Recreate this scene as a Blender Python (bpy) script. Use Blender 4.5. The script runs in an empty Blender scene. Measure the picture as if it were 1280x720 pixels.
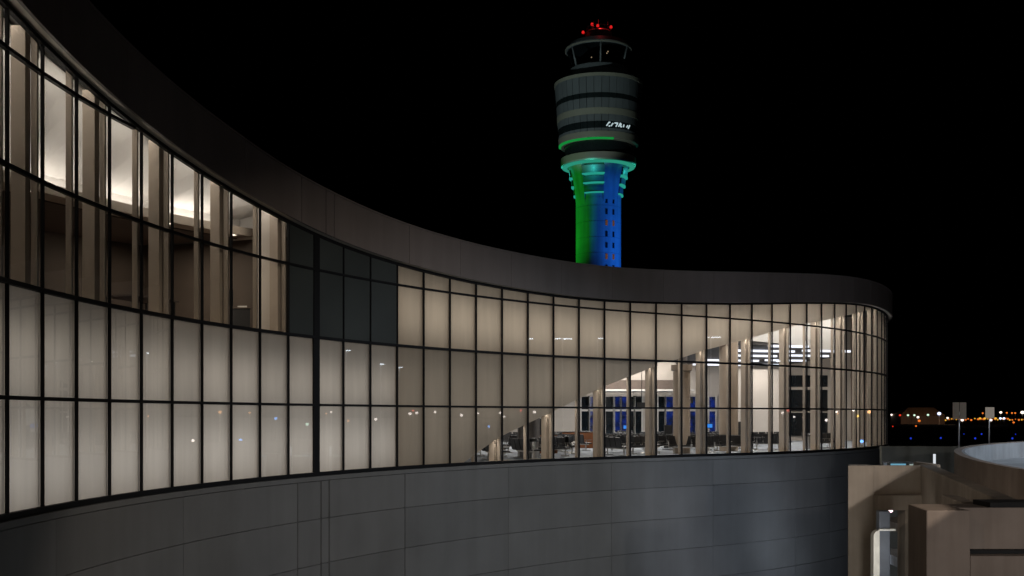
import bpy, math, random
from mathutils import Vector, Matrix
random.seed(11)
R = math.radians
sc = bpy.context.scene
COL = sc.collection
CZ = 11.0            # eye height above the apron; all heights below are measured from the eye and lifted by CZ
H = 2.4              # one row of glass
W = 0.7384 * H       # one bay of glass
L0, L1, L2, L3, L4 = [(-0.848 + k) * H for k in range(5)]
FLOOR = L0 - 0.06
APRON = -CZ

# ------------------------------------------------------------------ helpers
class MB:
    """collects faces; heights are relative to the eye unless built for a local thing"""
    def __init__(s): s.v = []; s.f = []; s.sm = []
    def face(s, pts, smooth=False):
        b = len(s.v); s.v += [tuple(p) for p in pts]; s.f.append(tuple(range(b, b + len(pts)))); s.sm.append(smooth); return s
    def box(s, c, d, rz=0.0, ax=None):
        """box: centre c, full size d, turned rz about z"""
        cx, cy, cz = c; hx, hy, hz = d[0] / 2, d[1] / 2, d[2] / 2
        ca, sa = math.cos(rz), math.sin(rz); b = len(s.v)
        for z in (-hz, hz):
            for x, y in ((-hx, -hy), (hx, -hy), (hx, hy), (-hx, hy)):
                s.v.append((cx + x * ca - y * sa, cy + x * sa + y * ca, cz + z))
        for q in ((0, 3, 2, 1), (4, 5, 6, 7), (0, 1, 5, 4), (1, 2, 6, 5), (2, 3, 7, 6), (3, 0, 4, 7)):
            s.f.append(tuple(b + i for i in q)); s.sm.append(False)
        return s
    def prism(s, poly, z0, z1):
        n = len(poly); b = len(s.v)
        a = sum(poly[i][0] * poly[(i + 1) % n][1] - poly[(i + 1) % n][0] * poly[i][1] for i in range(n))
        if a < 0: poly = poly[::-1]
        s.v += [(x, y, z0) for x, y in poly] + [(x, y, z1) for x, y in poly]
        s.f.append(tuple(b + i for i in range(n))[::-1]); s.f.append(tuple(b + n + i for i in range(n))); s.sm += [False, False]
        for i in range(n):
            j = (i + 1) % n; s.f.append((b + i, b + j, b + n + j, b + n + i)); s.sm.append(False)
        return s
    def tube(s, p0, p1, r0, r1=None, n=10, caps=True):
        r1 = r0 if r1 is None else r1
        p0, p1 = Vector(p0), Vector(p1); d = (p1 - p0).normalized()
        u = d.orthogonal().normalized(); w = d.cross(u); b = len(s.v)
        for p, r in ((p0, r0), (p1, r1)):
            for i in range(n):
                a = 2 * math.pi * i / n; s.v.append(tuple(p + u * (r * math.cos(a)) + w * (r * math.sin(a))))
        for i in range(n):
            j = (i + 1) % n; s.f.append((b + i, b + j, b + n + j, b + n + i)); s.sm.append(True)
        if caps:
            s.f.append(tuple(b + i for i in range(n))[::-1]); s.f.append(tuple(b + n + i for i in range(n))); s.sm += [False, False]
        return s
    def lathe(s, prof, c, n=64, a0=0.0, a1=360.0, closed=False, smooth=True):
        """profile of (radius, z) turned about c; closed = the profile is a loop"""
        full = abs(a1 - a0) >= 359.9; m = n if full else n + 1; b = len(s.v); k = len(prof)
        for i in range(m):
            a = R(a0 + (a1 - a0) * i / n); ca, sa = math.cos(a), math.sin(a)
            for r, z in prof: s.v.append((c[0] + r * ca, c[1] + r * sa, c[2] + z))
        for i in range(n):
            j = (i + 1) % m
            for q in range(k if closed else k - 1):
                q2 = (q + 1) % k
                s.f.append((b + i * k + q, b + j * k + q, b + j * k + q2, b + i * k + q2)); s.sm.append(False)
        if closed and not full:
            s.f.append(tuple(b + q for q in range(k))[::-1]); s.f.append(tuple(b + (m - 1) * k + q for q in range(k))); s.sm += [False, False]
        return s
    def ball(s, c, r, n=10):
        pr = [(max(r * math.sin(math.pi * i / 6), 1e-4), -r * math.cos(math.pi * i / 6)) for i in range(7)]
        return s.lathe(pr, c, n)

def link(name, mb, mat, parent=None, label=None, loc=None, bevel=0.0, smooth_angle=None, lift=True):
    """one mesh object; for a child the vertices are given in the same space as the parent's location"""
    me = bpy.data.meshes.new(name)
    o = bpy.data.objects.new(name, me)
    base = Vector((0, 0, 0))
    if parent is not None:
        base = root_loc(parent)
    elif loc is not None:
        base = Vector(loc)
        o.location = base + Vector((0, 0, CZ if lift else 0))
    elif lift:
        o.location = (0, 0, CZ)
    me.from_pydata([tuple(Vector(v) - base) for v in mb.v], [], mb.f)
    me.polygons.foreach_set('use_smooth', mb.sm)
    me.materials.append(mat)
    me.validate(); me.update()
    COL.objects.link(o)
    if parent is not None: o.parent = parent
    if label: o['label'] = label
    if bevel:
        m = o.modifiers.new('edge', 'BEVEL'); m.width = bevel; m.segments = 2; m.limit_method = 'ANGLE'
    return o
ROOT = {}
def root_loc(p):
    v = Vector((0, 0, 0))
    while p is not None:
        v += ROOT.get(p.name, Vector((0, 0, 0))); p = p.parent
    return v
def empty(name, loc, label, cat, group=None, rz=0.0):
    o = bpy.data.objects.new(name, None); COL.objects.link(o)
    o.location = (loc[0], loc[1], loc[2] + CZ); o.rotation_euler = (0, 0, rz); o.empty_display_size = 0.2
    ROOT[o.name] = Vector(loc)
    tag(o, label, cat, group); return o
def local_empty(name, loc, label, cat, group=None, rz=0.0):
    """thing whose children are given in local coordinates"""
    o = empty(name, loc, label, cat, group, rz); ROOT[o.name] = Vector((0, 0, 0)); return o
def tag(o, label=None, cat=None, group=None, kind=None):
    if label: o['label'] = label
    if cat: o['category'] = cat
    if group: o['group'] = group
    if kind: o['kind'] = kind
    return o
def copy_tree(o, parent=None):
    c = o.copy(); COL.objects.link(c); c.parent = parent
    for ch in list(o.children): copy_tree(ch, c)
    return c

# ------------------------------------------------------------------ materials
def mat(name, col, rough=0.6, metal=0.0, vary=0.15, scale=3.0, stretch=(1, 1, 1), bump=0.0, emit=None, emit_s=0.0, island=0.0, spec=0.5, detail=4):
    m = bpy.data.materials.new(name); m.use_nodes = True
    nt = m.node_tree; n = nt.nodes; l = nt.links; p = n['Principled BSDF']
    p.inputs['Roughness'].default_value = rough; p.inputs['Metallic'].default_value = metal
    p.inputs['Specular IOR Level'].default_value = spec
    tc = n.new('ShaderNodeTexCoord'); mp = n.new('ShaderNodeMapping'); mp.inputs['Scale'].default_value = stretch
    l.new(tc.outputs['Object'], mp.inputs['Vector'])
    nz = n.new('ShaderNodeTexNoise'); nz.inputs['Scale'].default_value = scale; nz.inputs['Detail'].default_value = detail
    l.new(mp.outputs['Vector'], nz.inputs['Vector'])
    rp = n.new('ShaderNodeValToRGB')
    lo = [max(0, c * (1 - vary)) for c in col]; hi = [min(1, c * (1 + vary)) for c in col]
    rp.color_ramp.elements[0].position = 0.3; rp.color_ramp.elements[1].position = 0.7
    rp.color_ramp.elements[0].color = (*lo, 1); rp.color_ramp.elements[1].color = (*hi, 1)
    l.new(nz.outputs['Fac'], rp.inputs['Fac'])
    out = rp.outputs['Color']
    if island:
        g = n.new('ShaderNodeNewGeometry'); mr = n.new('ShaderNodeMapRange')
        mr.inputs['To Min'].default_value = 1 - island; mr.inputs['To Max'].default_value = 1 + island
        l.new(g.outputs['Random Per Island'], mr.inputs['Value'])
        mx = n.new('ShaderNodeMix'); mx.data_type = 'RGBA'; mx.blend_type = 'MULTIPLY'; mx.inputs['Factor'].default_value = 1
        cb = n.new('ShaderNodeCombineColor')
        for k in ('Red', 'Green', 'Blue'): l.new(mr.outputs['Result'], cb.inputs[k])
        l.new(out, mx.inputs['A']); l.new(cb.outputs['Color'], mx.inputs['B']); out = mx.outputs['Result']
    l.new(out, p.inputs['Base Color'])
    if bump:
        nb = n.new('ShaderNodeTexNoise'); nb.inputs['Scale'].default_value = scale * 9; nb.inputs['Detail'].default_value = 5
        l.new(mp.outputs['Vector'], nb.inputs['Vector'])
        b = n.new('ShaderNodeBump'); b.inputs['Strength'].default_value = bump; b.inputs['Distance'].default_value = 0.02
        l.new(nb.outputs['Fac'], b.inputs['Height']); l.new(b.outputs['Normal'], p.inputs['Normal'])
    if emit:
        p.inputs['Emission Color'].default_value = (*emit, 1); p.inputs['Emission Strength'].default_value = emit_s
    return m
def streaks(m, dark, fac, sc=(5, 5, 0.35)):
    """rain streaks and grime running down a face"""
    nt = m.node_tree; n = nt.nodes; l = nt.links; p = n['Principled BSDF']
    src = p.inputs['Base Color'].links[0].from_socket
    tc = n.new('ShaderNodeTexCoord'); mp = n.new('ShaderNodeMapping'); mp.inputs['Scale'].default_value = sc
    l.new(tc.outputs['Object'], mp.inputs['Vector'])
    nz = n.new('ShaderNodeTexNoise'); nz.inputs['Scale'].default_value = 1.0; nz.inputs['Detail'].default_value = 6
    l.new(mp.outputs['Vector'], nz.inputs['Vector'])
    rp = n.new('ShaderNodeValToRGB'); rp.color_ramp.elements[0].position = 0.35; rp.color_ramp.elements[1].position = 0.62
    rp.color_ramp.elements[0].color = (dark, dark * .985, dark * .97, 1); rp.color_ramp.elements[1].color = (1, 1, 1, 1)
    l.new(nz.outputs['Fac'], rp.inputs['Fac'])
    mx = n.new('ShaderNodeMix'); mx.data_type = 'RGBA'; mx.blend_type = 'MULTIPLY'; mx.inputs['Factor'].default_value = fac
    l.new(src, mx.inputs['A']); l.new(rp.outputs['Color'], mx.inputs['B']); l.new(mx.outputs['Result'], p.inputs['Base Color'])
    return m
def concrete(name, col):
    """poured concrete with broad blotches, rain streaks down the face and fine pitting"""
    return streaks(mat(name, col, 0.88, vary=0.16, scale=0.9, bump=0.25, spec=0.25), .84, .8)
def glow(name, col, s):
    m = bpy.data.materials.new(name); m.use_nodes = True; nt = m.node_tree; nt.nodes.clear()
    e = nt.nodes.new('ShaderNodeEmission'); e.inputs['Color'].default_value = (*col, 1); e.inputs['Strength'].default_value = s
    o = nt.nodes.new('ShaderNodeOutputMaterial'); nt.links.new(e.outputs[0], o.inputs['Surface']); return m
def glass(name, tint, f0=0.06, k=0.9):
    """clear flat glazing: see-through, with a reflection that grows at a slant"""
    m = bpy.data.materials.new(name); m.use_nodes = True; nt = m.node_tree; n = nt.nodes; l = nt.links; n.clear()
    lw = n.new('ShaderNodeLayerWeight'); lw.inputs['Blend'].default_value = 0.5
    pw = n.new('ShaderNodeMath'); pw.operation = 'POWER'; pw.inputs[1].default_value = 5
    ml = n.new('ShaderNodeMath'); ml.operation = 'MULTIPLY_ADD'; ml.inputs[1].default_value = k; ml.inputs[2].default_value = f0
    l.new(lw.outputs['Facing'], pw.inputs[0]); l.new(pw.outputs[0], ml.inputs[0])
    t = n.new('ShaderNodeBsdfTransparent'); t.inputs['Color'].default_value = (*tint, 1)
    g = n.new('ShaderNodeBsdfGlossy'); g.inputs['Roughness'].default_value = 0.0
    g.inputs['Color'].default_value = (0.95, 1.0, 1.0, 1)
    mx = n.new('ShaderNodeMixShader'); l.new(ml.outputs[0], mx.inputs[0]); l.new(t.outputs[0], mx.inputs[1]); l.new(g.outputs[0], mx.inputs[2])
    o = n.new('ShaderNodeOutputMaterial'); l.new(mx.outputs[0], o.inputs['Surface']); return m

M = {}
def fabric(name, col, thru):
    """thin pale shade cloth: some light passes, some is scattered back"""
    m = mat(name, col, 0.9, vary=0.05, scale=1.0, stretch=(3, 3, 0.3)); nt = m.node_tree; n = nt.nodes; l = nt.links
    p = n['Principled BSDF']; src = p.inputs['Base Color'].links[0].from_socket
    d = n.new('ShaderNodeBsdfDiffuse'); t = n.new('ShaderNodeBsdfTranslucent'); mx = n.new('ShaderNodeMixShader'); mx.inputs[0].default_value = thru
    l.new(src, d.inputs['Color']); l.new(src, t.inputs['Color']); l.new(d.outputs[0], mx.inputs[1]); l.new(t.outputs[0], mx.inputs[2])
    l.new(mx.outputs[0], n['Material Output'].inputs['Surface']); n.remove(p); return m
M['frame'] = mat('black_aluminium', (0.006, 0.006, 0.007), 0.6, vary=0.1, spec=0.2)
M['fin'] = mat('cream_painted_steel', (0.52, 0.44, 0.36), 0.55, vary=0.06, scale=1.2)
M['glass'] = glass('clear_glazing', (0.80, 0.80, 0.78))
M['spandrel'] = mat('dark_spandrel_glass', (0.042, 0.049, 0.047), 0.35, vary=0.15, scale=0.4)
M['screen'] = fabric('pale_fabric_screen', (0.68, 0.64, 0.60), .55)
M['screen2'] = fabric('beige_fabric_screen', (0.66, 0.58, 0.49), .5)
M['fascia'] = mat('brown_metal_fascia', (0.17, 0.147, 0.138), 0.5, vary=0.06, scale=0.5, island=0.06)
M['soffit'] = mat('cream_soffit', (0.55, 0.5, 0.42), 0.7, vary=0.05)
M['panel'] = mat('grey_wall_panel', (0.158, 0.16, 0.158), 0.55, vary=0.08, scale=0.6, island=0.07, spec=0.3)
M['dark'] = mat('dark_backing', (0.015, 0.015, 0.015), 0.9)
M['interior'] = mat('warm_white_plaster', (0.68, 0.62, 0.56), 0.8, vary=0.04, scale=0.5)
M['white'] = mat('white_plaster', (0.75, 0.72, 0.68), 0.8, vary=0.03, scale=0.5)
M['ceil_dark'] = mat('dark_grey_ceiling', (0.06, 0.055, 0.055), 0.8, vary=0.1)
M['bulk'] = mat('brown_bulkhead', (0.14, 0.11, 0.095), 0.8, vary=0.1)
M['office'] = mat('dark_brown_wall', (0.085, 0.065, 0.053), 0.75, vary=0.1, scale=0.6)
M['carpet'] = mat('blue_grey_carpet', (0.33, 0.36, 0.4), 0.95, vary=0.25, scale=2.5)
M['dimwall'] = mat('tan_plaster', (0.27, 0.21, 0.165), 0.8, vary=0.12, scale=0.5)
M['colm'] = mat('polished_cream_column', (0.5, 0.4, 0.31), 0.35, vary=0.08, scale=0.8)
M['colg'] = mat('grey_column', (0.22, 0.2, 0.19), 0.5, vary=0.1)
M['vinyl'] = mat('black_vinyl', (0.016, 0.015, 0.016), 0.35, vary=0.2, scale=6)
M['chrome'] = mat('brushed_steel', (0.55, 0.53, 0.5), 0.3, metal=1.0, vary=0.05)
M['conc'] = concrete('poured_concrete', (0.30, 0.26, 0.22))
M['conc2'] = concrete('brown_concrete', (0.29, 0.235, 0.195))
M['conc3'] = concrete('pale_concrete', (0.42, 0.43, 0.44))
streaks(M['panel'], .85, .5, (1.6, 1.6, .12)); streaks(M['fascia'], .82, .7, (1.3, 1.3, .15))
M['asphalt'] = mat('asphalt', (0.045, 0.045, 0.047), 0.9, vary=0.2, scale=0.3, bump=0.2)
M['tower'] = streaks(mat('tower_concrete', (0.42, 0.42, 0.41), 0.7, vary=0.12, scale=0.25), .7, .8, (.7, .7, .05))
M['towerp'] = mat('tower_cladding', (0.20, 0.22, 0.235), 0.45, vary=0.06, scale=0.3, island=0.1)
M['towerb'] = mat('tower_pale_band', (0.38, 0.37, 0.30), 0.5, vary=0.05, scale=0.3)
M['towerw'] = mat('tower_dark_glass', (0.02, 0.028, 0.03), 0.25, vary=0.3)
M['pole'] = mat('galvanised_steel', (0.5, 0.5, 0.5), 0.45, metal=0.5, vary=0.1)
M['signback'] = mat('bare_aluminium_sign_back', (0.58, 0.47, 0.36), 0.5, vary=0.08, scale=4)
M['blackmetal'] = mat('black_metal', (0.02, 0.02, 0.02), 0.4)
M['roofing'] = mat('grey_roofing', (0.12, 0.12, 0.12), 0.9)
M['steelroof'] = mat('brown_ribbed_roof', (0.25, 0.18, 0.13), 0.6, vary=0.15, scale=0.1)
M['cabinet'] = mat('charcoal_laminate', (0.03, 0.03, 0.032), 0.5)
M['paper'] = mat('white_paper', (0.7, 0.68, 0.64), 0.8)

# ------------------------------------------------------------------ facade curve (plan)
TH = [89.6,87.1,84.5,82.1,79.9,77.6,75.2,72.6,70.,67.7,65.6,63.1,60.5,58.1,55.8,53.4,50.9,48.7,46.6,44.5,42.,39.2,36.7,35.1,34.9,36.1,38.1,40.4,42.9,45.1,47.4,49.7,52.1,54.3,56.7,59,61.2,63.5,65.8,68.1,70.4,72.7,75,77.3,79.6,81.9]
S0, S1 = -3, len(TH)
PTS = {0: Vector((-4.344 * H, 9.974 * H))}
for k, t in enumerate(TH): PTS[k + 1] = PTS[k] + Vector((math.cos(R(t)), math.sin(R(t)))) * W
for k, t in zip((-1, -2, -3, -4), (92, 94.4, 96.6, 98.8)): PTS[k] = PTS[k + 1] - Vector((math.cos(R(t)), math.sin(R(t)))) * W
PTS[S1 + 1] = PTS[S1] + (PTS[S1] - PTS[S1 - 1])
def tang(k):
    a = PTS[max(-4, k - 1)]; b = PTS[min(S1 + 1, k + 1)]; return (b - a).normalized()
def P(s, off=0.0, z=0.0, chord=False):
    """point on the facade: bay coordinate s, metres outward, height"""
    i = min(max(int(math.floor(s)), -4), S1); u = s - i
    if i >= S1 + 1: i, u = S1, 1.0
    p1, p2 = PTS[i], PTS[min(i + 1, S1 + 1)]
    if chord: p = p1.lerp(p2, u)
    else:
        p0 = PTS[max(i - 1, -4)]; p3 = PTS[min(i + 2, S1 + 1)]
        p = 0.5 * ((2 * p1) + (p2 - p0) * u + (2 * p0 - 5 * p1 + 4 * p2 - p3) * u * u + (3 * p1 - p0 - 3 * p2 + p3) * u ** 3) if 0 < u < 1 else (p1 if u <= 0 else p2)
    t = tang(i).lerp(tang(min(i + 1, S1 + 1)), u).normalized()
    return (p.x + t.y * off, p.y - t.x * off, z)
def interp(tab, s):
    if s <= tab[0][0]: return tab[0][1]
    for (a, x), (b, y) in zip(tab, tab[1:]):
        if s <= b:
            u = (s - a) / (b - a); return x + (y - x) * u
    return tab[-1][1]
FB_T = [(-3, 9.0), (-0.1, 8.5), (1.8, 8.13), (3.7, 7.72), (5.8, 7.28), (7.8, 6.9), (9.7, 6.48), (11.7, 6.17), (13.75, 5.95), (15.75, 5.78), (17.8, 5.67), (19.5, 5.62), (21.3, 5.65), (23, 5.74), (24.8, 5.88), (26.8, 6.06), (28.6, 6.3), (30.5, 6.55), (32.5, 6.79), (34.5, 6.98), (36.5, 7.06), (50, 7.06)]
FT_T = [(-3, 10.75), (0, 10.2), (1.84, 9.78), (3.3, 9.46), (4.9, 9.13), (7, 8.72), (8.3, 8.38), (9.7, 8.1), (11.3, 7.83), (12.9, 7.6), (14.9, 7.41), (16.9, 7.29), (18.9, 7.22), (20.5, 7.21), (22.8, 7.33), (24.8, 7.5), (26.8, 7.72), (28.6, 7.93), (30.3, 8.15), (32.5, 8.38), (34.5, 8.52), (36.7, 8.6), (50, 8.6)]
def smooth_tab(t, s): return (interp(t, s - 0.9) + 2 * interp(t, s) + interp(t, s + 0.9)) / 4
def FB(s): return smooth_tab(FB_T, s)
def FT(s): return smooth_tab(FT_T, s)
# lower edge of the sloping pale screen in front of the lounge
ZB_T = [(-9, L0 - 0.1), (15.45, L0 - 0.1), (16.2, -1.55), (17, -0.95), (18, -0.4), (19, 0.15), (21, 1.39), (23, 2.47), (25, 3.43), (27, 4.2), (29, 4.99), (31, 5.52), (33, 6.07), (35, 6.6), (37, 7.1), (60, 12)]
def ZB(s): return interp(ZB_T, s)
def frange(a, b, d):
    n = max(1, int(round((b - a) / d))); return [a + (b - a) * i / n for i in range(n + 1)]
def sweep(mb, s0, s1, prof, d=0.25, cap=True, smooth=False, chord=False):
    """closed cross-section prof(s) -> [(off, z)...] swept along the facade"""
    ss = frange(s0, s1, d); k = len(prof(ss[0])); b = len(mb.v)
    for s in ss:
        for off, z in prof(s): mb.v.append(P(s, off, z, chord))
    for i in range(len(ss) - 1):
        for q in range(k):
            q2 = (q + 1) % k
            mb.f.append((b + i * k + q, b + (i + 1) * k + q, b + (i + 1) * k + q2, b + i * k + q2)); mb.sm.append(smooth)
    if cap:
        mb.f.append(tuple(b + q for q in range(k))); mb.f.append(tuple(b + (len(ss) - 1) * k + q for q in range(k))[::-1]); mb.sm += [False, False]
    return mb
def rect(o0, o1, z0, z1):
    """constant or callable limits"""
    c = lambda v, s: v(s) if callable(v) else v
    return lambda s: [(o0, c(z0, s)), (o0, c(z1, s)), (o1, c(z1, s)), (o1, c(z0, s))]

# ------------------------------------------------------------------ terminal building
T = empty('terminal_building', (PTS[20].x, PTS[20].y, APRON), 'long curved airport terminal with lit glass wall above grey panel base and brown roof band', 'airport terminal')
# base wall: backing and separate panels with open joints
b = MB(); sweep(b, -3, S1, rect(0.02, -0.25, APRON, L0 - 0.14), 0.5); link('wall_backing', b, M['dark'], T)
zj = [L0 - 0.30] + [-(1.534 + 0.67 * k) * H for k in range(0, 6)] + [APRON + 0.02]
sj = [-3, -2.75, 1.25, 5.25, 9.22, 10.08, 10.38, 13.22, 17.17, 21.2, 25.2, 29.2, 31.55, 33.2, 37.2, 41.2, 45.2, S1]
b = MB(); g = 0.010
for s0, s1 in zip(sj, sj[1:]):
    if s1 - s0 < 0.35 or abs(s1 - 10.08) < .01 or abs(s0 - 10.38) < .01: g2 = 0.045
    else: g2 = 0.007
    for z1, z0 in zip(zj, zj[1:]):
        if z1 - z0 < 0.1: continue
        sweep(b, s0 + g2 * 0.7, s1 - g2 * 0.7, rect(0.12, 0.03, z0 + g, z1 - g), 0.25)
link('base_wall', b, M['panel'], T)
b = MB(); sweep(b, -3, S1, rect(0.16, -0.05, L0 - 0.285, L0 - 0.13), 0.25); link('sill_flashing', b, M['panel'], T)
# transoms
for nm, z, hh in (('sill', L0 - 0.055, 0.13), ('transom', L1, 0.085), ('transom', L2, 0.10)):
    b = MB(); sweep(b, -3, S1, rect(0.07, -0.06, z - hh / 2, z + hh / 2), 1.0, chord=True); link(nm, b, M['frame'], T)
def run_below(z, s_list):
    out = []; cur = None
    for s in s_list:
        if FB(s) > z + 0.1:
            if cur is None: cur = s
            last = s
        elif cur is not None: out.append((cur, last)); cur = None
    if cur is not None: out.append((cur, last))
    return out
fine = frange(-3, S1, 0.25)
for z in (L3, L4):
    for a, e in run_below(z, fine):
        if e - a > 0.3:
            b = MB(); sweep(b, a, e, rect(0.065, -0.05, z - 0.04, z + 0.04), 0.25, chord=True); link('transom', b, M['frame'], T)
b = MB(); sweep(b, -3, S1, rect(0.06, -0.06, lambda s: FB(s) - 0.09, lambda s: FB(s) + 0.05), 0.25, chord=True); link('head_frame', b, M['frame'], T)
# mullions with their inner fins, and the columns behind every second one
def obox(mb, s, o0, o1, w, z0, z1):
    """box standing on the facade normal at bay line s"""
    c = Vector(P(s, (o0 + o1) / 2)); t = tang(int(s)) if s == int(s) else (Vector(P(s + .1)[:2]) - Vector(P(s - .1)[:2])).normalized()
    return mb.box((c.x, c.y, (z0 + z1) / 2), (w, abs(o1 - o0), z1 - z0), math.atan2(t.y, t.x))
for i in range(S0, S1 + 1):
    top = FB(i) + 0.02
    w = 0.36 if i == 10 else 0.052
    b = MB(); obox(b, i, 0.045, -0.03, w, L0 - 0.12, top)
    mu = link('mullion', b, M['frame'], T)
    b = MB(); obox(b, i, -0.095, -0.24, 0.075, L0 - 0.02, top + 0.2)
    link('fin', b, M['fin'], mu)
    if i % 2 and (i <= 9 or i >= 17):
        z0 = L2 + 0.05 if i <= 9 else FLOOR
        z1 = FB(i) + 0.3 if i <= 9 or i > 36 else ZB(i) - 0.02
        if z1 - z0 > 0.3:
            b = MB(); obox(b, i - 0.03, -0.30, -0.62, 0.26, z0, z1); link('column', b, M['fin'], T)
# glazing: one window per bay and storey
for i in range(S0, S1):
    a, c = i + 0.02, i + 0.98
    b = MB()
    for z0, z1 in ((L0, L1), (L1, L2)):
        b.face([P(a, 0, z0 + .01, True), P(c, 0, z0 + .01, True), P(c, 0, z1 - .01, True), P(a, 0, z1 - .01, True)])
    link('window', b, M['glass'], T)
    b = MB(); tops = (FB(a) + 0.03, FB(c) + 0.03)
    for z0, z1 in ((L2, L3), (L3, L4), (L4, 99)):
        q0, q1 = min(z1, tops[0]), min(z1, tops[1])
        if min(q0, q1) - z0 < 0.02 and max(q0, q1) - z0 < 0.15: continue
        q0 = max(q0, z0 + .012); q1 = max(q1, z0 + .012)
        b.face([P(a, 0, z0 + .01, True), P(c, 0, z0 + .01, True), P(c, 0, q1, True), P(a, 0, q0, True)])
    if 9 <= i < 13: link('spandrel_panel', b, M['spandrel'], T, 'dark opaque glass panel between the lit windows')
    else: link('window', b, M['glass'], T)
# pale screens right behind the glass
SD = -0.075
def screen(name, s0, s1, z0, z1, m):
    b = MB(); ss = frange(s0, s1, 0.125); c = lambda v, q: v(q) if callable(v) else v
    for q0, q1 in zip(ss, ss[1:]):
        b.face([P(q0, SD, c(z0, q0)), P(q1, SD, c(z0, q1)), P(q1, SD, c(z1, q1)), P(q0, SD, c(z1, q0))])
    return link(name, b, m, T)
screen('shade_screen', -3, 13.0, L0 - 0.1, L2 - 0.04, M['screen'])
screen('shade_screen', 13.02, 23.1, lambda s: ZB(s), L2 - 0.04, M['screen2'])
screen('shade_screen', 13.02, 37.2, lambda s: max(L2 + 0.06, ZB(s)), lambda s: max(FB(s) + 0.25, ZB(s) + .02), M['screen2'])
b = MB(); sweep(b, -3, 23.3, rect(-0.10, -0.5, L2 - 0.06, L2 + 0.05), 0.5); link('floor_edge', b, M['fin'], T)
b = MB(); sweep(b, -3, S1, rect(-0.07, -0.9, L0 - 0.2, L0 - 0.09), 0.5); link('floor_edge', b, M['fin'], T)
# cross baffle at the joint between the two screen zones
b = MB(); obox(b, 13, -0.10, -1.1, 0.05, L0 - .1, FB(13) + .2); link('baffle', b, M['fin'], T)
# roof band
fj = [-3, -2.85, -0.85, 1.15, 3.15, 5.15, 7.15, 9.15, 10.05, 10.36, 13.2, 15.15, 17.12, 19.1, 21.1, 23.1, 25.1, 27.1, 29.1, 31.1, 33.1, 35.1, 37.1, 39.1, 41.1, 43.1, S1]
b = MB()
for s0, s1 in zip(fj, fj[1:]):
    g2 = 0.022 if (abs(s0 - 10.05) < .01 or abs(s1 - 10.05) < .01 or abs(s1 - 10.36) < .01 or abs(s0 - 10.36) < .01) else 0.0045
    sweep(b, s0 + g2, s1 - g2, rect(0.36, 0.28, FB, lambda s: FT(s) - 0.06), 0.2)
link('fascia', b, M['fascia'], T)
b = MB(); sweep(b, -3, S1, rect(0.275, 0.10, lambda s: FB(s) + 0.06, lambda s: FT(s) - 0.08), 0.5); link('fascia_backing', b, M['dark'], T)
b = MB(); sweep(b, -3, S1, rect(0.39, 0.05, lambda s: FT(s) - 0.055, FT), 0.25); link('coping', b, M['fascia'], T)
b = MB(); sweep(b, -3, S1, rect(0.275, 0.05, lambda s: FB(s) + 0.01, lambda s: FB(s) + 0.05), 0.25); link('soffit', b, M['soffit'], T)
b = MB(); sweep(b, -3, S1, rect(0.09, -15, lambda s: FB(s) + 0.75, lambda s: FB(s) + 0.95), 1.0); link('roof', b, M['roofing'], T)

# upper-floor offices at the left end
OF = -6.6
b = MB(); sweep(b, -3, 9.45, rect(-0.40, OF - 1.6, L2 - 0.25, L2 - 0.0), 0.5); link('floor_slab', b, M['bulk'], T)
HL = lambda s: (2.36 + 0.04 * s) * H
OC = -2.4
b = MB(); sweep(b, -3, 9.45, rect(OF, OF - 0.2, L2, lambda s: HL(s) - 0.2), 0.5); link('office_wall', b, M['office'], T)
b = MB(); sweep(b, -3, 9.35, rect(OC - 0.1, OF, lambda s: HL(s) - 0.33, lambda s: HL(s) - 0.25), 0.5); link('office_ceiling', b, M['bulk'], T)
b = MB(); sweep(b, -3, 9.35, lambda s: [(OC - 0.1, HL(s) - 0.29), (OC + 0.62, HL(s) - 0.29), (OC + 0.62, HL(s) - 0.02), (OC + 0.56, HL(s) - 0.02), (OC + 0.56, HL(s) - 0.23), (OC - 0.1, HL(s) - 0.23)], 0.5); link('cove_ledge', b, M['fin'], T)
b = MB(); sweep(b, -3, 9.35, lambda s: [(OC, HL(s) - 0.24), (OC, HL(s) + 0.35), (-1.0, FB(s) + 0.6), (-1.0, FB(s) + 0.66), (OC - 0.08, HL(s) + 0.37), (OC - 0.08, HL(s) - 0.24)], 0.5); link('cove_wall', b, M['white'], T)
def wing(s, o0, o1, z0, z1, m, th=0.12):
    b = MB(); obox(b, s, o0, o1, th, z0, z1); return link('partition', b, m, T)
wing(9, -0.63, -1.35, L2, FB(9) + .5, M['interior'])
b = MB(); obox(b, 9.4, -0.4, OF - 1.4, 0.1, L2, HL(9) - .34); link('partition', b, M['office'], T)
b = MB(); obox(b, 9.4, -0.4, OC - 0.3, 0.1, HL(9) - .338, FB(9.4) + .6); link('partition', b, M['white'], T)
wing(-3, -0.76, OF - 1.4, L2, FB(-3) + .5, M['office'])

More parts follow.
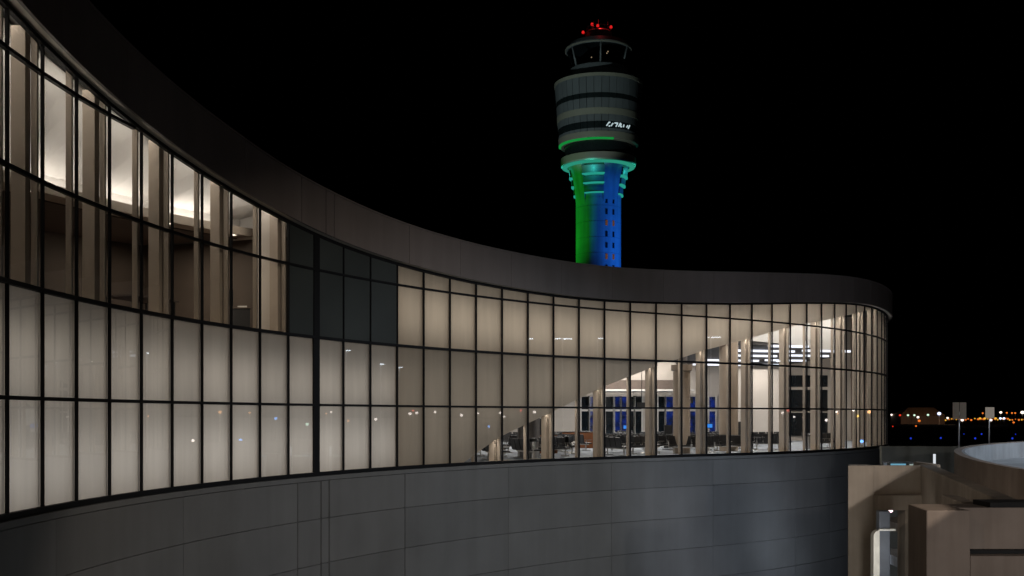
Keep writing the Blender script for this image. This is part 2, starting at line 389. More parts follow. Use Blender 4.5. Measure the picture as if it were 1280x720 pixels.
# lounge inside the right end
YB = 96.0
inner = [P(s, -0.92) for s in range(14, S1 + 1)]
poly = [(p[0], p[1]) for p in inner] + [(PTS[S1].x - 1.2, YB + .3), (-6, YB + .3), (-6, PTS[14].y + 4)]
b = MB(); b.prism(poly, FLOOR - 0.3, FLOOR); link('lounge_floor', b, M['carpet'], T)
b = MB(); b.box((11, YB + .2, 3.2), (35.6, .3, 10.6)); link('back_wall', b, M['interior'], T)
b = MB(); b.box((-5.6, 76, 3.2), (.3, 39, 10.6)); link('side_wall', b, M['interior'], T)
b = MB(); b.box((4.6, YB - .15, 2.5), (18.6, .4, 0.8)); link('bulkhead', b, M['bulk'], T)
b = MB(); b.box((5.0, YB - 2.1, 2.0), (19, 3.4, 0.12)); link('canopy', b, M['white'], T)
b = MB(); b.box((19.3, 90.2, 0.75), (4.3, 0.3, 5.6)); b.box((21.35, 92.9, .75), (.2, 5.0, 5.6)); link('partition', b, M['interior'], T)
b = MB(); b.box((18.2, 90.0, -.6), (.9, .06, 2.3)); link('door', b, M['white'], T)
def blue_glass():
    m = mat('blue_lit_glass', (.006, .01, .03), .12, vary=.3); nt = m.node_tree; n = nt.nodes
    tc = n.new('ShaderNodeTexCoord'); nz = n.new('ShaderNodeTexNoise'); nz.inputs['Scale'].default_value = 1.7; nz.inputs['Detail'].default_value = 3
    rp = n.new('ShaderNodeValToRGB'); rp.color_ramp.elements[0].position = .4; rp.color_ramp.elements[1].position = .68
    rp.color_ramp.elements[0].color = (.003, .006, .02, 1); rp.color_ramp.elements[1].color = (.003, .02, .2, 1)
    nt.links.new(tc.outputs['Object'], nz.inputs['Vector']); nt.links.new(nz.outputs['Fac'], rp.inputs['Fac'])
    nt.links.new(rp.outputs['Color'], n['Principled BSDF'].inputs['Emission Color']); n['Principled BSDF'].inputs['Emission Strength'].default_value = 1.0
    return m
M['blue_lit'] = blue_glass()
M['teal_dark'] = mat('night_glass', (0.006, 0.012, 0.018), 0.1, vary=0.3)
x = 5.7
for k, (x0, wd, kind) in enumerate([(5.75, .55, 0), (6.4, .5, 1), (7.75, .62, 0), (8.45, .48, 1), (9.05, .48, 1), (9.6, .45, 0), (10.15, .55, 0), (12.1, .5, 0), (12.7, .7, 1), (14.6, .55, 1), (15.25, .55, 1), (16.3, .5, 1)]):
    b = MB()
    for z0, z1 in ((-1.75, .32), (.5, 1.52)): b.box((x0 + wd / 2, YB - .02, (z0 + z1) / 2), (wd, .1, z1 - z0))
    wn = link('interior_window', b, M['blue_lit'] if kind else M['teal_dark'], T)
    b = MB(); b.box((x0 + wd + .07, YB - .09, -.1), (.13, .2, 3.4)); b.box((x0 - .05, YB - .09, -.1), (.1, .2, 3.4)); b.box((x0 + wd / 2, YB - .1, .41), (wd - .002, .2, .17)); link('frame', b, M['white'], wn)
for x0, wd in ((22.9, 1.9), (25.0, 1.1)):
    b = MB()
    for z0, z1 in ((-1.7, .2), (.35, 2.1), (2.35, 3.3)): b.box((x0 + wd / 2, YB - .02, (z0 + z1) / 2), (wd, .1, z1 - z0))
    link('interior_window', b, M['teal_dark'], T)
# dropped dark ceiling, bright cove band above its edge
edge = [P(s, -3.6) for s in range(25, 42)]
poly = [(p[0], p[1]) for p in edge] + [(23, YB), (13.6, YB)]
b = MB(); b.prism(poly, 4.22, 4.4); link('lounge_ceiling', b, M['ceil_dark'], T)
b = MB(); sweep(b, 25, 41, rect(-3.55, -3.75, 4.42, 7.3), 0.5); link('cove_band', b, M['white'], T)
b = MB(); b.box((3.8, 84, 6.0), (18.5, 24, .15)); link('lounge_ceiling', b, M['white'], T)
b = MB(); sweep(b, 41.3, 46, rect(-0.75, -0.85, FLOOR, 7.3), 0.5); link('side_wall', b, M['dimwall'], T)
b = MB(); q = P(46, -.8); b.box((q[0] + .03, (q[1] + YB) / 2 + .1, 3), (.1, YB - q[1] + .6, 10)); link('side_wall', b, M['dimwall'], T)
# round columns
for nm, c, r, zt, mm in ((None, (9.3, 63.6), .47, 2.55, M['colm']), (None, (12.7, 68), .55, 5.6, M['colm']), (None, (.48, 57.6), .2, 1.2, M['colg']), (None, (1.12, 61), .34, 2.6, M['colg'])):
    b = MB(); b.lathe([(r, FLOOR), (r, zt)], (c[0], c[1], 0), 28); rc = link('round_column', b, mm, T)
    for f in range(len(rc.data.polygons)): rc.data.polygons[f].use_smooth = True
    if zt == 2.55:
        b = MB(); b.lathe([(.47, 2.4), (.58, 2.45), (.58, 2.75), (.2, 2.77)], (c[0], c[1], 0), 28); link('capital', b, M['colm'], rc)
        b = MB(); b.lathe([(.3, 2.82), (.3, 6)], (c[0], c[1], 0), 20); link('neck', b, M['colg'], rc)

# strip lights under the dropped ceiling
LAMPW = glow('cool_white_lamp', (0.84, 0.87, 1.0), 2.0)
n_strip = 0
for r, Y in enumerate((68.4, 73.4, 79.2, 86.0, 93.4)):
    for (x0, x1) in ((13.6, 17.9), (18.0, 21.4)) if r > 0 else ((15.0, 17.6),):
        x0 += 0.2 * r; x1 += 0.2 * r
        b = MB(); b.box(((x0 + x1) / 2, Y, 4.06), (x1 - x0 - .05, 0.3, 0.13), .3)
        o = link('strip_light', b, LAMPW, None, loc=((x0 + x1) / 2, Y, 4.14))
        side = 'left' if x0 < 18.5 else 'right'
        row = ['nearest the glass', 'second row from the glass', 'third row from the glass', 'fourth row from the glass', 'farthest from the glass'][r]
        tag(o, 'white strip light under dark lounge ceiling, %s, %s one' % (row, side), 'ceiling light', 'strip lights under the dark lounge ceiling')

# lamps inside the building
def area(name, loc, sx, sy, power, col, d, spread=180):
    """rectangular lamp facing direction d"""
    L = bpy.data.lights.new(name, 'AREA'); L.shape = 'RECTANGLE'; L.size = sx; L.size_y = sy; L.energy = power; L.color = col; L.spread = R(spread)
    o = bpy.data.objects.new(name, L); COL.objects.link(o); o.location = (loc[0], loc[1], loc[2] + CZ)
    o.rotation_euler = Vector(d).to_track_quat('-Z', 'Y').to_euler(); return o
def strip_area(name, s, off, z, length, width, power, col, dirf):
    """lamp lying along the facade; dirf = (outward, up) parts of its aim"""
    p = P(s, off); t = (Vector(P(s + .2)[:2]) - Vector(P(s - .2)[:2])).normalized(); nrm = Vector((t.y, -t.x, 0))
    d = nrm * dirf[0] + Vector((0, 0, dirf[1]))
    o = area(name, (p[0], p[1], z), length, width, power, col, d)
    zax = -d.normalized(); xax = Vector((t.x, t.y, 0)); yax = zax.cross(xax)
    o.rotation_euler = Matrix((xax, yax, zax)).transposed().to_euler(); return o
NEUT = (1.0, 0.92, 0.83); WARM = (1.0, 0.86, 0.69)
K = 1.0
def back_lamp(s0, s1, z0, z1, off, power, col):
    """soft panel lamp behind the screens, facing the glass"""
    sm = (s0 + s1) / 2; strip_area('panel_lamp', sm, off, (z0 + z1) / 2, (s1 - s0) * W, z1 - z0, power, col, (1, 0))
rl = random.Random(21)
for i in range(-3, 13):        # behind the left screens, brighter on the lower row
    v = rl.uniform(.88, 1.12)
    back_lamp(i + .08, i + .92, L0 + 0.15, L0 + 1.7, -0.95, 12.0 * K * v, (1, .965, .925))
    back_lamp(i + .1, i + .9, L1 + 0.2, L1 + 1.4, -0.95, 8.0 * K * v * rl.uniform(.92, 1.08), (1, .93, .85))
for i in range(13, 23):
    z0 = max(L0 + .1, ZB(i + 1) + .3)
    if z0 < L2 - .5: back_lamp(i + .08, i + .92, z0, L2 - 0.6, -0.9, 7.3 * K * (L2 - z0) / (L2 - L0) * rl.uniform(.85, 1.15), (1, .935, .86))
for i in range(13, 37):
    z0 = max(L2 + .5, ZB(i + 1) + .25); z1 = FB(i + .5) - .9
    if z1 - z0 < .35: z1 = FB(i + .5) - .2
    if z1 - z0 > .25: back_lamp(i + .08, i + .92, z0, z1, -0.9, 11.5 * K * min(1, (FB(i + .5) - z0) / 2.6) * rl.uniform(.88, 1.12), (1, .91, .8))
for i in range(-3, 9, 2):      # cove above the office ledge, and weak office light
    strip_area('cove_lamp', i + 1, OC + 0.3, HL(i + 1) - 0.2, 2 * W - .05, 0.3, 30 * K, (1, .94, .88), (0.1, 1))
    strip_area('office_lamp', i + 1, -0.5, FB(i + 1) + 0.3, 2 * W - .05, 0.16, 22 * K, (1, .92, .83), (-.8, -1))  # unseen fill behind the roof band, added to even out the cove
    strip_area('office_lamp', i + 1, -4.0, HL(i + 1) - .36, 1.2, 1.2, 22 * K, WARM, (0, -1))
strip_area('office_lamp', 8.2, -3.4, HL(8) - .38, .8, .8, 75 * K, WARM, (0, -1))
for i in range(25, 41, 2):     # behind the roof band, washing the cove band and the columns
    strip_area('cove_lamp', i + 1, -1.0, FB(i + 1) + 0.45, 2 * W, 0.4, 120 * K, (1, .95, .9), (-1, -0.9))
for i in range(16, 37):        # small downlights between the glass and the columns, above the screen's edge
    for u in (.2, .5, .8):
        lo = strip_area('edge_lamp', i + u, -0.24, ZB(i + u) + 0.16, .45, 0.08, (4.2 if i < 25 else 6) * K, NEUT, (-.05, -1)); lo.data.spread = R(80)
for x, y, p in ((3, 76, 950), (9, 80, 950), (6, 90, 1200), (0, 66, 450), (12.5, 90, 900)):
    area('lounge_lamp', (x, y, 5.85), 5, 5, p * K, (1, .95, .9), (0, 0, -1))
for x, y in ((17, 80), (19, 88), (22, 84), (16, 72), (24, 91)):
    area('lounge_lamp', (x, y, 4.1), 1.6, 1.6, 190 * K, (1, .94, .88), (0, 0, -1))

# hanging screens in the lounge
for x, y, z, lab in ((7.38, 66, .55, 'small black screen hanging from lounge ceiling before the white back wall'), (10.75, 70.5, .9, 'small black screen hanging just right of the round column')):
    t = empty('hanging_screen', (x, y, z), lab, 'screen')
    b = MB(); b.box((x, y, z), (.5, .1, .36)); link('display', b, M['blackmetal'], t, bevel=.01)
    b = MB(); b.tube((x, y, z + .18), (x, y, 5.9), .02); link('rod', b, M['blackmetal'], t)
for x, y, z, s_, lab in ((7.2, 95.2, .9, (.6, .1, .35), 'glowing blue screen high among the lounge back windows'), (9.15, 92.5, -.95, (.5, .1, .26), 'low glowing blue screen below the lounge back windows'), (13.6, 82, -.75, (1.1, .12, .26), 'bright blue lit sign behind seats by the tall round column')):
    t = empty('lit_sign', (x, y, z), lab, 'sign')
    b = MB(); b.box((x, y, z), s_); link('face', b, glow('sign_glow', (.05, .3, 1.0), 1.1), t)
    b = MB(); b.box((x, y + .1, z), (s_[0] + .08, .1, s_[2] + .08)); link('casing', b, M['blackmetal'], t)
    if z < 0:
        b = MB(); b.tube((x, y + .1, FLOOR), (x, y + .1, z - s_[2] / 2), .05); link('post', b, M['blackmetal'], t)

# beam seats in the lounge
def seat_bench():
    t = local_empty('seat_bench', (0, 0, 0), 'x', 'bench', 'beam seats in the departure lounge')
    b = MB(); b.box((0, 0, .36), (2.5, .07, .07)); link('beam', b, M['chrome'], t)
    for sx in (-.95, .95):
        b = MB(); b.box((sx, 0, .18), (.06, .06, .33)); b.box((sx, 0, .025), (.07, .6, .05)); link('leg', b, M['chrome'], t)
    for k in range(4):
        xx = -.93 + k * .62
        b = MB(); b.box((xx, -.03, .43), (.54, .5, .08)); link('seat', b, M['vinyl'], t, bevel=.02)
        b = MB(); n0 = len(b.v); b.box((xx, .25, .70), (.54, .07, .52))
        b.v = [(x_, y_ + (z_ - .45) * .22, z_) for x_, y_, z_ in b.v]; link('backrest', b, M['vinyl'], t, bevel=.02)
    for k in range(5):
        xx = -1.24 + k * .62
        b = MB(); b.box((xx, 0, .62), (.05, .42, .03)); b.box((xx, .16, .5), (.04, .04, .24)); link('armrest', b, M['chrome'], t)
    return t
proto = seat_bench()
spots = []
RN = ['in the row along the glass', 'in the second row from the glass', 'in the third row from the glass', 'in the fourth row from the glass', 'in the row before the back windows']
for row, off in enumerate((-2.7, -6.0, -9.8, -14.0, -19.0)):
    st = 1.6
    s = 16.2 + row * .55
    while s < 37:
        p = P(s, off); px = 640 + 1450 * p[0] / p[1]
        ok = 570 < px < 1075 and p[1] < 94 and p[0] > -4
        if ok: spots.append((row, s, p))
        s += st if row < 3 else st * 1.25
seen = {}
first = True
names = ['leftmost', 'second', 'third', 'fourth', 'fifth', 'sixth', 'seventh', 'eighth', 'ninth', 'tenth', 'eleventh', 'twelfth', 'thirteenth', 'fourteenth']
for row, s, p in spots:
    if random.random() < 0.06: continue
    p = P(s + random.uniform(-.4, .4), (-2.7, -6.0, -9.8, -14.0, -19.0)[row] + random.uniform(-1.1, 1.1))
    k = seen.get(row, 0); seen[row] = k + 1
    o = proto if first else copy_tree(proto); first = False
    t = tang(int(s)); a = math.atan2(t.y, t.x) + random.choice((0, math.pi, math.pi / 2, 1.1, -.6)) + random.uniform(-.2, .2)
    o.location = (p[0], p[1], FLOOR + .004 + CZ); o.rotation_euler = (0, 0, a)
    o['label'] = 'black four seat bench %s, %s from the left' % (RN[row], names[min(k, 13)])

# small round tables between the seats
for k, (s_, o_, lab) in enumerate(((20.4, -3.9, 'small round table left of the short round column'), (24.7, -4.2, 'small round table between the two cream round columns'), (27.6, -4.0, 'small round table right of the tall round column'), (30.3, -3.6, 'small round table near the curved right end of the lounge'))):
    p = P(s_, o_); t = empty('cafe_table', (p[0], p[1], FLOOR), lab, 'table')
    b = MB(); b.lathe([(.02, FLOOR + .74), (.45, FLOOR + .74), (.45, FLOOR + .78), (.02, FLOOR + .78)], (p[0], p[1], 0), 24); link('tabletop', b, M['cabinet'], t)
    b = MB(); b.tube((p[0], p[1], FLOOR + .03), (p[0], p[1], FLOOR + .74), .04); link('stem', b, M['chrome'], t)
    b = MB(); b.lathe([(.02, FLOOR + .004), (.28, FLOOR + .004), (.26, FLOOR + .03), (.02, FLOOR + .04)], (p[0], p[1], 0), 20); link('base', b, M['chrome'], t)
for k, (s_, o_, h_, w_, lab) in enumerate(((22.3, -7.5, 1.9, .7, 'tall dark standing panel left of the short round column'), (28.4, -8.0, 1.5, .55, 'dark standing panel before the beige lounge wall'), (31.6, -6.0, 1.7, .6, 'dark standing panel near the curved right end'))):
    p = P(s_, o_); t = empty('display_stand', (p[0], p[1], FLOOR), lab, 'display stand')
    b = MB(); b.box((p[0], p[1], FLOOR + h_ / 2 + .05), (w_, .12, h_ - .1), .3); link('board', b, M['cabinet'], t, bevel=.02)
    b = MB(); b.box((p[0], p[1], FLOOR + .027), (w_ * 1.1, .45, .045), .3); link('foot', b, M['blackmetal'], t)
for k, (s_, o_, lab) in enumerate(((19.6, -2.4, 'small dark waste bin behind the sloping screen edge'), (26.2, -2.2, 'small dark waste bin beside the tall round column'), (33.0, -2.4, 'small dark waste bin at the curved right end'))):
    p = P(s_, o_); t = empty('waste_bin', (p[0], p[1], FLOOR), lab, 'bin')
    b = MB(); b.lathe([(.02, FLOOR + .004), (.24, FLOOR + .004), (.27, FLOOR + .8), (.02, FLOOR + .8)], (p[0], p[1], 0), 18); link('body', b, M['chrome'], t)
    b = MB(); b.lathe([(.28, FLOOR + .802), (.28, FLOOR + .86), (.2, FLOOR + .95), (.02, FLOOR + .97)], (p[0], p[1], 0), 18); link('lid', b, M['blackmetal'], t)
# waiting counters that break up the lounge
for x, y, w_, lab in ((4.3, 74, 2.2, 'orange brown low counter in lounge, left of white back wall'), (1.9, 64, 1.2, 'brown counter end near the foot of the sloping screen')):
    t = empty('counter', (x, y, FLOOR), lab, 'counter')
    b = MB(); b.box((x, y, FLOOR + .5), (w_, .6, 1.0)); link('body', b, mat('orange_timber', (.35, .12, .04), .5, vary=.2, scale=2), t, bevel=.02)
    b = MB(); b.box((x, y, FLOOR + 1.03), (w_ + .1, .7, .05)); link('countertop', b, M['cabinet'], t)

# office furniture upstairs
t = empty('office_cabinet', (-9.5, 41.2, L2), 'charcoal office cabinet behind the glass beside dark panels', 'cabinet')
b = MB(); b.box((-9.42, 41.2, L2 + .5), (1.1, .6, 1.0)); link('body', b, M['cabinet'], t, bevel=.015)
b = MB(); b.box((-9.42, 41.2, L2 + 1.02), (1.16, .66, .04)); link('top', b, M['bulk'], t)
for x, lab in ((-9.15, 'upright black monitor at right end of the charcoal cabinet'), (-9.86, 'black monitor at left end of the charcoal cabinet')):
    t = empty('monitor', (x, 41.2, L2 + 1.04), lab, 'monitor')
    b = MB(); b.box((x, 41.2, L2 + 1.42), (.36, .05, .58), .2); link('display', b, M['blackmetal'], t, bevel=.01)
    b = MB(); b.box((x, 41.28, L2 + 1.12), (.06, .06, .16)); b.box((x, 41.26, L2 + 1.05), (.22, .2, .02)); link('stand', b, M['blackmetal'], t)
b = MB(); b.prism([(-9.7, 41.0), (-9.35, 40.95), (-9.33, 41.2), (-9.68, 41.26)], L2 + 1.045, L2 + 1.10)
o = link('paper_stack', b, M['paper'], None, loc=(-9.5, 41.1, L2 + 1.045)); tag(o, 'pale stack of paper between the two monitors', 'paper')
t = empty('office_desk', (-10.9, 35.0, L2), 'long low dark office desk behind glass, left of the cabinet', 'desk')
b = MB(); b.box((-11.2, 35, L2 + .74), (1.2, 2.2, .05), -.3); link('desk_top', b, M['bulk'], t)
for dx, dy in ((-.5, -1), (.5, -1), (-.5, 1), (.5, 1)):
    b = MB(); ca, sa = math.cos(-.3), math.sin(-.3); b.box((-11.2 + dx * ca - dy * sa, 35 + dx * sa + dy * ca, L2 + .36), (.05, .05, .71)); link('leg', b, M['blackmetal'], t)

# ------------------------------------------------------------------ control tower
TX, TY = 24.58, 330.0
C = (TX, TY, 0)
t = empty('control_tower', (TX, TY, APRON), 'tall airport control tower with shaft floodlit green and blue under black sky', 'control tower')
def fa(a): return -90 + a      # angle from the front, positive to the right
b = MB(); b.lathe([(6.4, APRON), (6.4, 70.5)], C, 96)
shaft = link('shaft', b, M['tower'], t)
for p_ in shaft.data.polygons: p_.use_smooth = True
b = MB()
for z in (63, 58.6, 54.2, 49.8, 45.4, 41, 36.6): b.lathe([(6.38, z), (6.43, z), (6.43, z + .06), (6.38, z + .06)], C, 96, closed=True)
link('joint', b, mat('shaft_joint', (.2, .2, .2), .8), shaft)
for a in (30, 120, 210, -62):
    b = MB(); n = 14
    prof = [(6.2, 58.5), (6.42, 59.5), (6.7, 62.5), (7.3, 66.5), (8.2, 70.3), (6.2, 70.3)]
    b.lathe(prof, C, n, fa(a - 22), fa(a + 22), closed=True); pr = link('pier', b, M['tower'], t)
    for p_ in pr.data.polygons: p_.use_smooth = False
TEAL = glow('teal_glow', (.05, .85, .65), 0.36)
for a0, a1 in ((-38, 8), (53, 97), (-131, -85), (143, 187)):
    for r, z0, z1 in ((8.2, 67.5, 69.6), (7.6, 65.0, 66.7), (6.95, 62.4, 64.2)):
        b = MB(); b.lathe([(6.3, z0), (r, z0), (r + .12, z1), (6.3, z1)], C, 12, fa(a0), fa(a1), closed=True); sh = link('ring_shelf', b, M['towerp'], t)
        b = MB(); b.lathe([(6.5, z0 - .35), (r + .1, z0 - .35), (r + .1, z0 - .02), (6.5, z0 - .02)], C, 12, fa(a0), fa(a1), closed=True); link('glow_strip', b, TEAL, sh)  # teal glowing strip put along each shelf's lower edge
# slit windows
M['slit_lit'] = glow('lit_slit', (.4, .17, .08), .22)
for k in range(11):
    z = 60.0 - k * 3.13
    for a in (16.5, 36.5):
        ar = R(fa(a)); rx, ry = math.cos(ar), math.sin(ar)
        b = MB(); b.box((TX + rx * 6.42, TY + ry * 6.42, z), (.16, .62, 1.5), ar)
        link('slit_window', b, M['slit_lit'] if k in (2, 5, 9) else M['towerw'], t)
# collar
b = MB(); b.lathe([(6.3, 70.35), (9.0, 70.35), (10.55, 70.6), (10.7, 70.9), (10.7, 72.7), (9.5, 72.9), (6.3, 72.9)], C, 72, closed=True); col = link('collar', b, M['towerb'], t)
b = MB(); b.lathe([(8.9, 70.0), (10.3, 70.25), (10.3, 70.5), (8.9, 70.3)], C, 72, closed=True); link('led_ring', b, glow('teal_ring', (.06, .75, .5), .36), col)
b = MB(); b.lathe([(9.5, 72.9), (9.6, 76.4)], C, 72); link('neck', b, M['towerw'], t)
# pod
def podr(z): return 11.15 + (12.45 - 11.15) * (z - 76.4) / (93.9 - 76.4)
def band(name, z0, z1, m, dr=0.0, n=72, parent=None, gaps=False, lab=None):
    b = MB()
    if gaps:
        for i in range(36):
            a = i * 10; b.lathe([(podr(z0) - .4, z0), (podr(z0) + dr, z0), (podr(z1) + dr, z1), (podr(z1) - .4, z1)], C, 2, a + .3, a + 9.7, closed=True)
    else: b.lathe([(podr(z0) - .5, z0), (podr(z0) + dr, z0), (podr(z1) + dr, z1), (podr(z1) - .5, z1)], C, n, closed=True)
    return link(name, b, m, parent or t, lab)
b = MB(); b.lathe([(6, 76.3), (10.75, 76.3), (10.75, 93.5), (3, 93.5)], C, 72); link('pod_core', b, M['dark'], t)
band('pale_band', 76.4, 78.2, M['towerb'], .12)
b = MB(); b.lathe([(9.8, 76.1), (11.0, 76.15), (11.2, 76.36), (9.8, 76.36)], C, 72, closed=True); link('pod_rim', b, M['towerb'], t)
band('cladding_band', 78.22, 79.0, M['towerp'], gaps=True)
band('window_band', 79.02, 80.9, M['towerw'], -.05, gaps=True)
band('cladding_band', 80.92, 82.75, M['towerp'], gaps=True)
band('pale_band', 82.77, 84.5, M['towerb'], .12)
band('cladding_band', 84.52, 87.2, M['towerp'], gaps=True)
band('window_band', 87.22, 88.6, M['towerw'], -.05, gaps=True)
band('cladding_band', 88.62, 93.0, M['towerp'], gaps=True)
band('pod_rim', 93.02, 93.9, M['towerb'], .15)
b = MB(); b.lathe([(12.3, 93.85), (10.6, 95.2), (8.6, 96.6), (8.2, 98.0), (7.2, 98.1)], C, 72); link('pod_roof', b, M['towerp'], t)
# lit marks in the lower window band
b = MB(); b.lathe([(podr(76.4) - .5, 76.02), (podr(76.4) + .1, 76.12), (podr(76.4) + .16, 76.5), (podr(76.4) - .5, 76.2)], C, 40, fa(-100), fa(18), closed=True); link('flood_glow_arc', b, glow('green_flood_glow', (.02, .7, .12), .32), t)  # glowing arc added for the green floodlight caught on the pod rim
WM = glow('lit_white_mark', (.75, .95, 1.0), .65)
def stroke(a, z, da, dz, w=.22):
    r = podr(80) + .1; b = MB()
    a0, a1 = R(fa(a)), R(fa(a + da)); b.tube((TX + r * math.cos(a0), TY + r * math.sin(a0), z), (TX + r * math.cos(a1), TY + r * math.sin(a1), z + dz), w, n=6)
    link('lit_mark', b, WM, t)
for a, z, da, dz in ((13.5, 79.4, 3.6, 1.3), (16.5, 79.3, 2.0, .1), (17, 80.5, 1.5, .2), (20, 79.4, 2.2, .9), (22.2, 80.2, .8, .1), (25, 80.5, 5, .05), (27, 79.3, 2.6, 1.1), (31, 79.4, 3, 1.3), (34, 79.5, 1.2, 1.0), (34.5, 79.4, 1.6, .1), (39, 79.5, 1, .8), (45, 79.6, 2, .7), (48, 79.3, 3, 1.2)):
    stroke(a - 6.5, 79.95 + (z - 79.95) * .8, da, dz * .8, .17)
# cab
b = MB(); b.lathe([(7.75, 98.0), (7.75, 98.3), (7.4, 98.3)], C, 48); link('cab_sill', b, M['towerb'], t)
b = MB(); b.lathe([(7.6, 98.25), (9.0, 103.4)], C, 24); link('cab_glass', b, glass('cab_glazing', (.25, .28, .3), .05), t)
b = MB(); b.lathe([(4.6, 98.3), (4.6, 99.6), (0.2, 99.6)], C, 24); link('console', b, M['dark'], t)
for a in (0, 58, 122, 180, 238, 302):
    ar = R(fa(a)); b = MB(); b.tube((TX + 7.7 * math.cos(ar), TY + 7.7 * math.sin(ar), 98.2), (TX + 9.1 * math.cos(ar), TY + 9.1 * math.sin(ar), 103.5), .26, n=8); link('cab_post', b, M['towerp'], t)
b = MB(); b.lathe([(8.4, 103.3), (9.35, 103.35), (9.45, 103.6), (9.4, 104.0), (8.1, 105.4), (5.2, 106.2), (3.9, 106.6), (3.9, 108.6), (3.4, 109.0), (.2, 109.1)], C, 72); link('cab_roof', b, M['towerp'], t)
b = MB(); b.lathe([(9.36, 103.4), (9.52, 103.4), (9.52, 103.75), (9.36, 103.75)], C, 72, closed=True); link('eave', b, M['towerb'], t)
b = MB()
for a in range(0, 360, 30):
    ar = R(a); b.tube((TX + 3.3 * math.cos(ar), TY + 3.3 * math.sin(ar), 109), (TX + 3.3 * math.cos(ar), TY + 3.3 * math.sin(ar), 110.2), .05, n=5)
b.lathe([(3.25, 110.15), (3.35, 110.15), (3.35, 110.25), (3.25, 110.25)], C, 40, closed=True)
b.tube((TX, TY, 109), (TX, TY, 112.6), .1); b.tube((TX - 1.4, TY, 109), (TX - 1.4, TY, 112), .07); b.tube((TX + 2.6, TY - 1, 109), (TX + 2.6, TY - 1, 111.6), .07)
link('roof_railing', b, M['blackmetal'], t)
RED = glow('red_beacon_lamp', (1.0, .02, .02), .7)
for x, z, y in ((-4.5, 107.7, -2.5), (-1.9, 110.3, -1.5), (-.4, 109.4, -3), (3.4, 109.3, -2.2)):
    b = MB(); b.lathe([(.05, 0), (.36, .1), (.42, .4), (.28, .75), (.05, .85)], (TX + x, TY + y, z), 12); bc = link('beacon', b, RED, t); b = MB(); b.tube((TX + x, TY + y, z - 1.1), (TX + x, TY + y, z), .08); link('stalk', b, M['blackmetal'], bc)
for lx, lz, p in ((0.5, 112.5, 900),):
    L = bpy.data.lights.new('beacon_light', 'POINT'); L.energy = p; L.color = (1, .03, .03); L.shadow_soft_size = .4
    o = bpy.data.objects.new('beacon_light', L); COL.objects.link(o); o.location = (TX + lx, TY - 2.0, lz + CZ)
b = MB()
for x, y, z in ((2.2, -6.3, 101.5), (-2.4, -6.2, 99.9), (1.9, -6.4, 101.0)): b.ball((TX + x, TY + y, z), .17)
link('cab_lamp', b, glow('cab_lamp_glow', (1, .7, .4), 1.2), t)

def spot(name, loc, aim, power, col, cone, blend=.4, size=.3):
    L = bpy.data.lights.new(name, 'SPOT'); L.energy = power; L.color = col; L.spot_size = R(cone); L.spot_blend = blend; L.shadow_soft_size = size
    o = bpy.data.objects.new(name, L); COL.objects.link(o); o.location = (loc[0], loc[1], loc[2] + CZ)
    o.rotation_euler = (Vector(aim) - Vector(loc)).to_track_quat('-Z', 'Y').to_euler(); return o
spot('green_flood', (TX - 53, TY - 2, 6), (TX - 3, TY - 1, 59), 1.2e5, (.02, 1, .05), 24, 1.0)
spot('blue_flood', (TX + 40, TY - 30, 4), (TX + 2, TY - 2, 55), 2.2e5, (.01, .17, 1), 25, 1.0)
for a_ in (-15, 75, -105):
    L = bpy.data.lights.new('collar_light', 'POINT'); L.energy = 300; L.color = (.05, .9, .75); L.shadow_soft_size = .5
    o = bpy.data.objects.new('collar_light', L); COL.objects.link(o); o.location = (TX + 10.6 * math.cos(R(fa(a_))), TY + 10.6 * math.sin(R(fa(a_))), 68.8 + CZ)
spot('pod_wash', (TX - 60, TY - 120, 10), (TX, TY, 93), 1.3e5, (.8, 1, .96), 15)

# ------------------------------------------------------------------ ground and airfield
def ground(name, x0, x1, y0, y1, z, m):
    b = MB(); b.face([(x0, y0, z), (x1, y0, z), (x1, y1, z), (x0, y1, z)]); o = link(name, b, m); o['kind'] = 'structure'; return o
ground('ground', -4000, 4000, -600, 6000, APRON - .02, mat('dark_grass_field', (.03, .035, .025), .95, vary=.3, scale=.02))
ground('apron', -30, 400, 20, 300, APRON, M['asphalt'])
ground('taxiway', 60, 1200, 420, 470, APRON, M['asphalt'])
ground('runway', 60, 2000, 900, 960, APRON, M['asphalt'])

